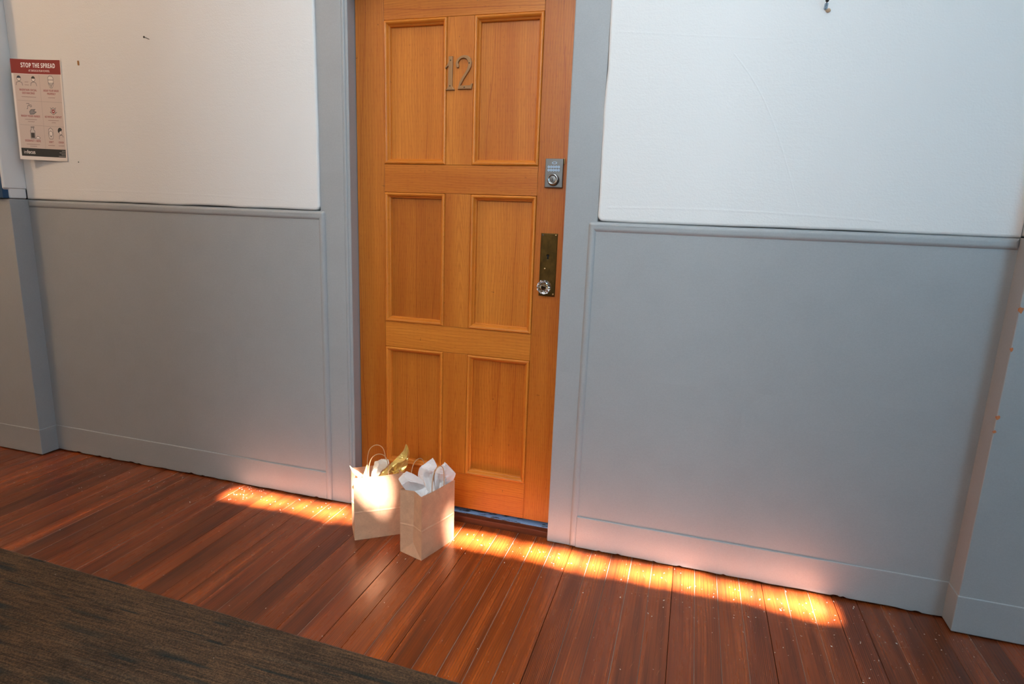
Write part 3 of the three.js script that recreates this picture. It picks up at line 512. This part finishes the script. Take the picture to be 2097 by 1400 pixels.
// tissue: control grids in metres, subdivided and creased
function tissue(rows, seed, amp, sub = 6) {
  const R = rows.length, Cn = rows[0].length, nr = (R - 1) * sub + 1, nc = (Cn - 1) * sub + 1, P = [];
  const cr = (a, b, c, d, t) => 0.5 * (2 * b + (c - a) * t + (2 * a - 5 * b + 4 * c - d) * t * t + (3 * b - a - 3 * c + d) * t * t * t);
  const at = (i, j, k) => rows[clamp(i, 0, R - 1)][clamp(j, 0, Cn - 1)][k];
  for (let a = 0; a < nr; a++) for (let b = 0; b < nc; b++) {
    const i = Math.min(R - 2, Math.floor(a / sub)), j = Math.min(Cn - 2, Math.floor(b / sub)), t = a / sub - i, u = b / sub - j, q = [0, 0, 0];
    for (let k = 0; k < 3; k++) { const row = (ii) => mix(at(ii, j, k), at(ii, j + 1, k), u); const smooth = cr(row(i - 1), row(i), row(i + 1), row(i + 2), t), flat = mix(row(i), row(i + 1), t); q[k] = mix(flat, smooth, 0.4); }
    const e = Math.abs(noise(a * 0.42 + seed, b * 0.42) - 0.5) * 2 - 0.4, f = noise(a * 0.9 + seed * 3, b * 0.9) - 0.5;
    q[0] += amp * e * 0.5; q[2] += amp * (e * 0.9 + 0.5 * f); q[1] += amp * 0.4 * f; P.push(q);
  }
  const v = [], uv = []; const push = (a, b) => { v.push(...P[a * nc + b]); uv.push(b / nc, a / nr); };
  for (let a = 0; a < nr - 1; a++) for (let b = 0; b < nc - 1; b++) { push(a, b); push(a, b + 1); push(a + 1, b + 1); push(a, b); push(a + 1, b + 1); push(a + 1, b); }
  const g = new THREE.BufferGeometry(); g.setAttribute('position', new THREE.Float32BufferAttribute(v, 3)); g.setAttribute('uv', new THREE.Float32BufferAttribute(uv, 2)); g.computeVertexNormals();
  return toCreasedNormals(g, 0.45);
}
M.gold = std({ color: lin(0.85, 0.62, 0.2), metalness: 0.65, roughness: 0.3, side: THREE.DoubleSide });
M.cream = phys({ color: lin(0.88, 0.82, 0.68), roughness: 0.5, side: THREE.DoubleSide, transmission: 0.15, thickness: 0 });
M.yellow = phys({ color: lin(0.85, 0.68, 0.32), roughness: 0.5, side: THREE.DoubleSide, transmission: 0.25, thickness: 0 });
M.white = phys({ color: lin(0.92, 0.86, 0.83), roughness: 0.6, side: THREE.DoubleSide, transmission: 0.15, thickness: 0 });
const sheets = [
  ['foil_tissue', 'crumpled gold foil tissue with a tall point in the rear bag', M.gold, 2, 0.006, [[[0.073, 0.230, 0.160], [0.104, 0.228, 0.155], [0.127, 0.221, 0.130], [0.154, 0.225, 0.103]], [[0.094, 0.258, 0.137], [0.122, 0.259, 0.147], [0.134, 0.243, 0.122], [0.171, 0.254, 0.115]], [[0.115, 0.280, 0.123], [0.135, 0.282, 0.137], [0.142, 0.266, 0.112], [0.178, 0.274, 0.101]], [[0.141, 0.312, 0.104], [0.158, 0.303, 0.111], [0.175, 0.303, 0.117], [0.181, 0.300, 0.093]], [[0.157, 0.332, 0.091], [0.171, 0.326, 0.101], [0.183, 0.324, 0.108], [0.185, 0.325, 0.093]], [[0.168, 0.362, 0.091], [0.174, 0.362, 0.097], [0.180, 0.360, 0.100], [0.180, 0.352, 0.096]]]],
  ['tissue_paper', 'cream tissue bunched inside the rear bag handles', M.cream, 5, 0.005, [[[0.060, 0.231, 0.179], [0.075, 0.233, 0.182], [0.084, 0.232, 0.172]], [[0.062, 0.266, 0.171], [0.083, 0.272, 0.176], [0.092, 0.258, 0.157]], [[0.066, 0.287, 0.164], [0.089, 0.289, 0.167], [0.104, 0.271, 0.141]], [[0.068, 0.299, 0.159], [0.088, 0.305, 0.161], [0.116, 0.287, 0.132]], [[0.069, 0.292, 0.147], [0.089, 0.308, 0.147], [0.109, 0.302, 0.126]]]],
  ['foil_tissue', 'small pointed gold tissue flap between the rear bag handles', M.yellow, 7, 0.003, [[[0.038, 0.248, 0.203], [0.055, 0.243, 0.205], [0.061, 0.237, 0.190]], [[0.046, 0.276, 0.196], [0.059, 0.276, 0.205], [0.057, 0.264, 0.188]], [[0.050, 0.296, 0.189], [0.055, 0.297, 0.193], [0.054, 0.288, 0.185]]]],
  ['tissue_paper', 'narrow pale yellow tissue strip at the rear bag corner', M.yellow, 9, 0.002, [[[0.002, 0.302, 0.234], [0.008, 0.295, 0.238]], [[0.013, 0.288, 0.228], [0.017, 0.278, 0.238]], [[0.029, 0.277, 0.220], [0.024, 0.266, 0.232]], [[0.045, 0.260, 0.208], [0.035, 0.246, 0.216]]]],
  ['tissue_paper', 'white tissue with a tall square corner in the front bag', M.white, 12, 0.004, [[[0.293, 0.219, 0.225], [0.318, 0.219, 0.224], [0.335, 0.218, 0.205], [0.344, 0.225, 0.191]], [[0.286, 0.247, 0.195], [0.310, 0.253, 0.206], [0.318, 0.244, 0.183], [0.337, 0.251, 0.191]], [[0.270, 0.289, 0.195], [0.295, 0.289, 0.202], [0.309, 0.279, 0.180], [0.330, 0.282, 0.188]], [[0.281, 0.326, 0.203], [0.303, 0.323, 0.205], [0.321, 0.317, 0.201], [0.333, 0.313, 0.187]], [[0.299, 0.341, 0.185], [0.308, 0.335, 0.185], [0.321, 0.329, 0.183], [0.336, 0.326, 0.168]], [[0.317, 0.356, 0.167], [0.320, 0.355, 0.169], [0.321, 0.352, 0.168], [0.324, 0.346, 0.165]]]],
  ['tissue_paper', 'white tissue fanned out behind the front bag handle', M.white, 15, 0.004, [[[0.340, 0.221, 0.192], [0.345, 0.215, 0.168], [0.359, 0.223, 0.151], [0.368, 0.225, 0.125]], [[0.332, 0.263, 0.183], [0.343, 0.253, 0.154], [0.366, 0.262, 0.150], [0.383, 0.253, 0.118]], [[0.329, 0.299, 0.171], [0.352, 0.301, 0.176], [0.367, 0.289, 0.150], [0.391, 0.282, 0.115]], [[0.335, 0.316, 0.162], [0.351, 0.322, 0.166], [0.366, 0.316, 0.152], [0.375, 0.304, 0.122]], [[0.347, 0.323, 0.145], [0.353, 0.331, 0.147], [0.356, 0.336, 0.143], [0.361, 0.327, 0.135]]]],
  ['tissue_paper', 'pinkish white tissue folded over the left edge of the front bag', M.white, 19, 0.003, [[[0.287, 0.238, 0.249], [0.301, 0.229, 0.243], [0.315, 0.227, 0.236], [0.321, 0.237, 0.212]], [[0.255, 0.246, 0.253], [0.273, 0.242, 0.234], [0.296, 0.248, 0.223], [0.307, 0.253, 0.207]], [[0.241, 0.278, 0.270], [0.264, 0.294, 0.262], [0.293, 0.285, 0.247], [0.305, 0.265, 0.214]], [[0.223, 0.296, 0.261], [0.248, 0.310, 0.262], [0.275, 0.295, 0.238], [0.300, 0.275, 0.211]], [[0.232, 0.310, 0.241], [0.247, 0.321, 0.241], [0.265, 0.302, 0.217], [0.293, 0.279, 0.203]]]],
];
for (const [n, label, mat, seed, amp, rows] of sheets) tag(mesh(n, tissue(rows, seed, amp), mat), label, 'tissue paper');

// ───────────────────────── poster ─────────────────────────
{
  const W = 880, H = 1360, c = document.createElement('canvas'); c.width = W; c.height = H; const k = c.getContext('2d');
  k.fillStyle = '#e9e1db'; k.fillRect(0, 0, W, H);
  const x0 = 34, x1 = W - 30, mid = 455;
  k.fillStyle = '#8c1012'; k.fillRect(0, 0, W - 18, 190);
  k.fillStyle = '#fff'; k.textAlign = 'center'; k.textBaseline = 'alphabetic';
  const fit = (t, x, y, w, size, weight = 'bold') => { k.save(); k.font = `${weight} ${size}px sans-serif`; const m = k.measureText(t).width; k.translate(x, y); k.scale(w / m, 1); k.fillText(t, 0, 0); k.restore(); };
  fit('STOP THE SPREAD', 462, 106, 610, 84);
  fit('AT INFOCUS FILM SCHOOL', 470, 160, 380, 36, 'normal');
  k.fillStyle = '#cfbfb7'; k.fillRect(x0, 196, x1 - x0, 1010);
  k.strokeStyle = '#a89a94'; k.lineWidth = 4; for (const y of [550, 880]) { k.beginPath(); k.moveTo(x0 + 20, y); k.lineTo(x1, y + 10); k.stroke(); } k.beginPath(); k.moveTo(mid, 200); k.lineTo(mid, 1200); k.stroke();
  const red = '#8f2a2c', head = (t, x, y, w) => { k.fillStyle = red; fit(t, x, y, w, 38); };
  const scribble = (x, y, w) => { k.strokeStyle = '#8d6f6c'; k.lineWidth = 5; k.beginPath(); for (let i = 0; i <= w; i += 5) k.lineTo(x - w / 2 + i, y + 5 * Math.sin(i * 1.9) * Math.sin(i * 0.37)); k.stroke(); };
  const L = 245, Rr = 655;
  head('MAINTAIN SOCIAL', L, 420, 290); head('DISTANCING!', L, 462, 210); scribble(L, 500, 240);
  head('WEAR YOUR MASK', Rr, 420, 290); head('PROPERLY', Rr, 462, 160); scribble(Rr, 500, 130);
  head('WASH YOUR HANDS', L, 772, 320); scribble(L, 805, 200); scribble(L, 835, 110);
  head('NO PHYSICAL CONTACT', Rr, 772, 330); scribble(Rr, 805, 210); scribble(Rr, 835, 80);
  head('DISINFECT / WIPE', L, 1110, 270); scribble(L, 1145, 230); scribble(L, 1172, 120);
  head("DON'T", 575, 1115, 90); scribble(575, 1148, 130); head('COUGH', 770, 1115, 105); scribble(770, 1148, 110);
  const ink = '#4b4a4c'; k.strokeStyle = ink; k.lineWidth = 6; k.lineJoin = 'round';
  const circ = (x, y, r, f) => { k.beginPath(); k.arc(x, y, r, 0, 7); if (f) { k.fillStyle = f; k.fill(); } k.strokeStyle = ink; k.lineWidth = 6; k.stroke(); };
  const path = (p, f) => { k.beginPath(); p.forEach(([x, y], i) => (i ? k.lineTo(x, y) : k.moveTo(x, y))); if (f) { k.fillStyle = f; k.fill(); } k.strokeStyle = ink; k.lineWidth = 6; k.stroke(); };
  const person = (x, dark) => { circ(x, 260, 30, '#e9dfd8'); k.fillStyle = dark; k.beginPath(); k.arc(x, 252, 33, Math.PI, 0); k.fill(); path([[x - 52, 350], [x - 42, 310], [x, 296], [x + 42, 310], [x + 52, 350]]); };
  person(110, '#2b3145'); person(345, '#2c2a26');
  k.fillStyle = '#b06a66'; fit('◄      ►', 228, 325, 110, 34); scribble(228, 300, 60); scribble(228, 340, 66);
  path([[615, 230], [640, 210], [690, 212], [712, 240], [712, 320], [685, 368], [645, 368], [618, 320], [615, 230]], '#e2d8d0'); path([[615, 262], [712, 262]]); path([[622, 300], [664, 322], [708, 300]]); path([[622, 300], [664, 360], [708, 300]], '#b9b0aa');
  path([[190, 590], [235, 590], [235, 615], [210, 620], [205, 660], [190, 660]]); circ(260, 620, 14); path([[230, 700], [260, 670], [330, 665], [300, 690], [345, 700], [300, 730], [240, 735], [230, 700]], '#8e8a8a');
  circ(665, 680, 44, '#cfc4bf'); path([[610, 630], [640, 660]]); path([[720, 630], [690, 660]]); path([[600, 690], [635, 710]]); path([[735, 690], [698, 710]]); k.fillStyle = '#8e1d22'; k.beginPath(); k.arc(665, 682, 28, 0, 7); k.fill(); k.fillStyle = '#e7ddd8'; k.beginPath(); k.arc(665, 682, 11, 0, 7); k.fill();
  path([[215, 960], [215, 1065], [290, 1065], [290, 960], [270, 940], [270, 915], [232, 915], [232, 940], [215, 960]], '#c7beb9'); path([[225, 905], [285, 900], [275, 925]]); k.fillStyle = '#3a3838'; k.fillRect(222, 985, 60, 70); path([[300, 1060], [330, 1030], [375, 1050], [365, 1066], [300, 1066]], '#efe8e3');
  path([[530, 1010], [540, 930], [580, 905], [620, 930], [628, 1010], [610, 1060], [550, 1060], [530, 1010]], '#d9cec7'); circ(580, 985, 34, '#e6dcd5'); path([[560, 1030], [600, 1030]]);
  k.fillStyle = '#1e2427'; k.beginPath(); k.arc(765, 945, 44, Math.PI * 0.8, Math.PI * 1.9); k.fill(); circ(775, 970, 26, '#e2d7d0'); path([[740, 1060], [745, 1010], [800, 1000], [825, 1030]]);
  k.fillStyle = '#20262a'; k.fillRect(x0, 1200, x1 - x0, 110);
  k.fillStyle = '#e8e6e4'; k.textAlign = 'left'; k.font = 'normal 62px sans-serif'; k.fillText('in', 70, 1277); const iw = k.measureText('in').width; k.font = 'bold 66px sans-serif'; k.save(); k.translate(70 + iw, 1277); k.scale(0.84, 1); k.fillText('focus', 0, 0); k.restore();
  k.strokeStyle = '#b9b5b2'; for (let i = 0; i < 4; i++) { k.lineWidth = 4; k.beginPath(); const w = [70, 120, 80, 140][i]; for (let q = 0; q <= w; q += 5) k.lineTo(x1 - 10 - w + q, 1222 + i * 24 + 4 * Math.sin(q * 2.1)); k.stroke(); }
  const t = new THREE.CanvasTexture(c); t.colorSpace = THREE.SRGBColorSpace; t.anisotropy = 8;
  const nx = 22, ny = 26, T = 0.0004;
  const at = (u, v) => {                               // u: 0 left, 1 right; v: 0 bottom, 1 top
    const xl = mix(-1.790, -1.801, v), xr = mix(-1.558, -1.537, v), zl = mix(0.048, 0.032, v), y = mix(mix(1.431, 1.427, u), mix(1.862, 1.853, u), v);
    const q = 1 - u; return [mix(xl, xr, u), y, 0.0052 + (zl - 0.005) * Math.pow(q, 2.1) + 0.005 * Math.sin(Math.PI * Math.min(1, u * 1.02)) * (1 - v) * (0.4 + 0.8 * u) + 0.003 * Math.sin(u * 7 + v * 3) * (1 - Math.abs(2 * u - 1)) * 0.5 + 0.0025 * sstep(0.85, 1, u) * sstep(0.15, 0, v)];
  };
  const build = (off, flip) => { const g = new THREE.PlaneGeometry(1, 1, nx, ny), p = g.attributes.position; for (let i = 0; i < p.count; i++) { const q = at(p.getX(i) + 0.5, p.getY(i) + 0.5); p.setXYZ(i, q[0], q[1], q[2] + off); } if (flip) { const a = g.index.array; for (let i = 0; i < a.length; i += 3) [a[i + 1], a[i + 2]] = [a[i + 2], a[i + 1]]; } g.computeVertexNormals(); return g; };
  const po = group('poster'); tag(po, 'curling paper safety poster with red heading on the white wall', 'poster');
  mesh('printed_face', build(T, false), std({ map: t, roughness: 0.55 }), po);
  mesh('paper_back', build(0, true), std({ color: lin(0.8, 0.77, 0.74), roughness: 0.7 }), po);
}

// ───────────────────────── nails, wall bits ─────────────────────────
{
  const iron = std({ color: lin(0.03, 0.026, 0.024), metalness: 0.4, roughness: 0.5 });
  const n = group('nail', [-1.042, 1.917, 0.004]); tag(n, 'dark nail sticking out of the white wall left of the door', 'nail');
  const sh = new THREE.CylinderGeometry(0.0016, 0.0014, 0.03, 8); sh.rotateX(Math.PI / 2); sh.translate(0, 0, 0.009); mesh('shank', sh, iron, n);
  const hd = new THREE.CylinderGeometry(0.0042, 0.0042, 0.0018, 14); hd.rotateX(Math.PI / 2); hd.translate(0, 0, 0.0245); mesh('head', hd, iron, n);
  n.rotation.x = -0.08;
  const h = group('wall_pin', [1.494, 1.892, 0.004]); tag(h, 'black headed pin wound with pale wire in the right-hand white wall', 'pin');
  const s2 = new THREE.CylinderGeometry(0.0015, 0.0015, 0.03, 8); s2.rotateX(Math.PI / 2 - 0.75); s2.translate(0, 0.009, 0.008); mesh('shank', s2, iron, h);
  const h2 = new THREE.SphereGeometry(0.0052, 14, 10); h2.translate(0, 0.0205, 0.02); mesh('head', h2, iron, h);
  const wire = []; for (let i = 0; i <= 60; i++) { const a = i / 60 * Math.PI * 8; wire.push(new THREE.Vector3(0.0042 * Math.cos(a), 0.001 + i / 60 * 0.013 + 0.002 * Math.sin(a), 0.005 + i / 60 * 0.010 + 0.0025 * Math.sin(a))); }
  mesh('wire', new THREE.TubeGeometry(new THREE.CatmullRomCurve3(wire), 120, 0.0011, 6), std({ color: lin(0.35, 0.5, 0.62), roughness: 0.4 }), h);
  const pl = new THREE.SphereGeometry(0.0072, 12, 8); pl.scale(1, 0.85, 0.5); pl.translate(0.0085, -0.0015, 0.001); mesh('plug', pl, std({ color: lin(0.55, 0.37, 0.24), roughness: 0.8 }), h);
  const p = new RoundedBoxGeometry(0.008, 0.019, 0.006, 2, 0.0025); p.translate(-1.437, 1.838, 0.005);
  tag(mesh('wall_plug', p, std({ color: lin(0.38, 0.17, 0.045), roughness: 0.7 })), 'small brown plug in the white wall beside the poster', 'wall plug');
  const dt = new THREE.SphereGeometry(0.003, 8, 6); dt.scale(1, 1, 0.5); dt.translate(-1.497, 1.425, 0.0045);
  tag(mesh('tack', dt, std({ color: lin(0.02, 0.06, 0.05), roughness: 0.5 })), 'tiny dark tack in the white wall below the poster', 'tack');
}
// crumbs and paint flakes on boards and carpet
{
  const r = rng(2024), N = 900, g = new THREE.OctahedronGeometry(1, 0), im = new THREE.InstancedMesh(g, std({ color: lin(0.72, 0.64, 0.56), roughness: 0.9 }), N), m = new THREE.Matrix4(), q = new THREE.Quaternion(), e = new THREE.Euler();
  for (let i = 0; i < N; i++) {
    const x = -1.9 + r() * 4.1; let z = r() < 0.55 ? 0.01 + r() * 0.3 * (0.3 + r()) : 0.02 + r() * 1.2; if (x > 1.2 && r() < 0.5) z = 0.08 + r() * 0.35;
    if (z < 0.095 && (x > 2.08 || x < -1.83)) z += 0.1;
    const onRug = z > 0.78 + 0.03 * x, s = 0.0006 + 0.0016 * Math.pow(r(), 2.5); e.set(r() * 0.4, r() * 6.3, r() * 0.4); q.setFromEuler(e);
    m.compose(new THREE.Vector3(x, onRug ? 0.0078 : 0.0006, z), q, new THREE.Vector3(s * (1 + r() * 2.2), s * 0.55, s)); im.setMatrixAt(i, m);
  }
  im.castShadow = im.receiveShadow = true; im.name = 'paint_flakes'; scene.add(im); tag(im, 'pale crumbs and paint flakes scattered over floor and carpet', 'debris', null, 'stuff');
}
// warm globe lamp further along the corridor on the left
{
  const l = group('ceiling_lamp', [-2.9, 3.05, 1.9]); tag(l, 'warm white glass globe lamp hanging at the left end', 'lamp');
  mesh('globe', new THREE.SphereGeometry(0.15, 32, 20), std({ color: 0xfff0dc, emissive: new THREE.Color(1.0, 0.72, 0.42), emissiveIntensity: 3, roughness: 0.4 }), l);
  const rod = new THREE.CylinderGeometry(0.012, 0.012, CEIL - 3.2, 12); rod.translate(0, (CEIL - 3.2) / 2 + 0.15, 0); mesh('rod', rod, std({ color: lin(0.2, 0.18, 0.15), metalness: 0.8, roughness: 0.4 }), l);
  const p = new THREE.PointLight(new THREE.Color(1.0, 0.65, 0.38), 5.2, 0, 2); p.castShadow = true; p.shadow.radius = 6; l.add(p);
}

renderer.render(scene, camera);
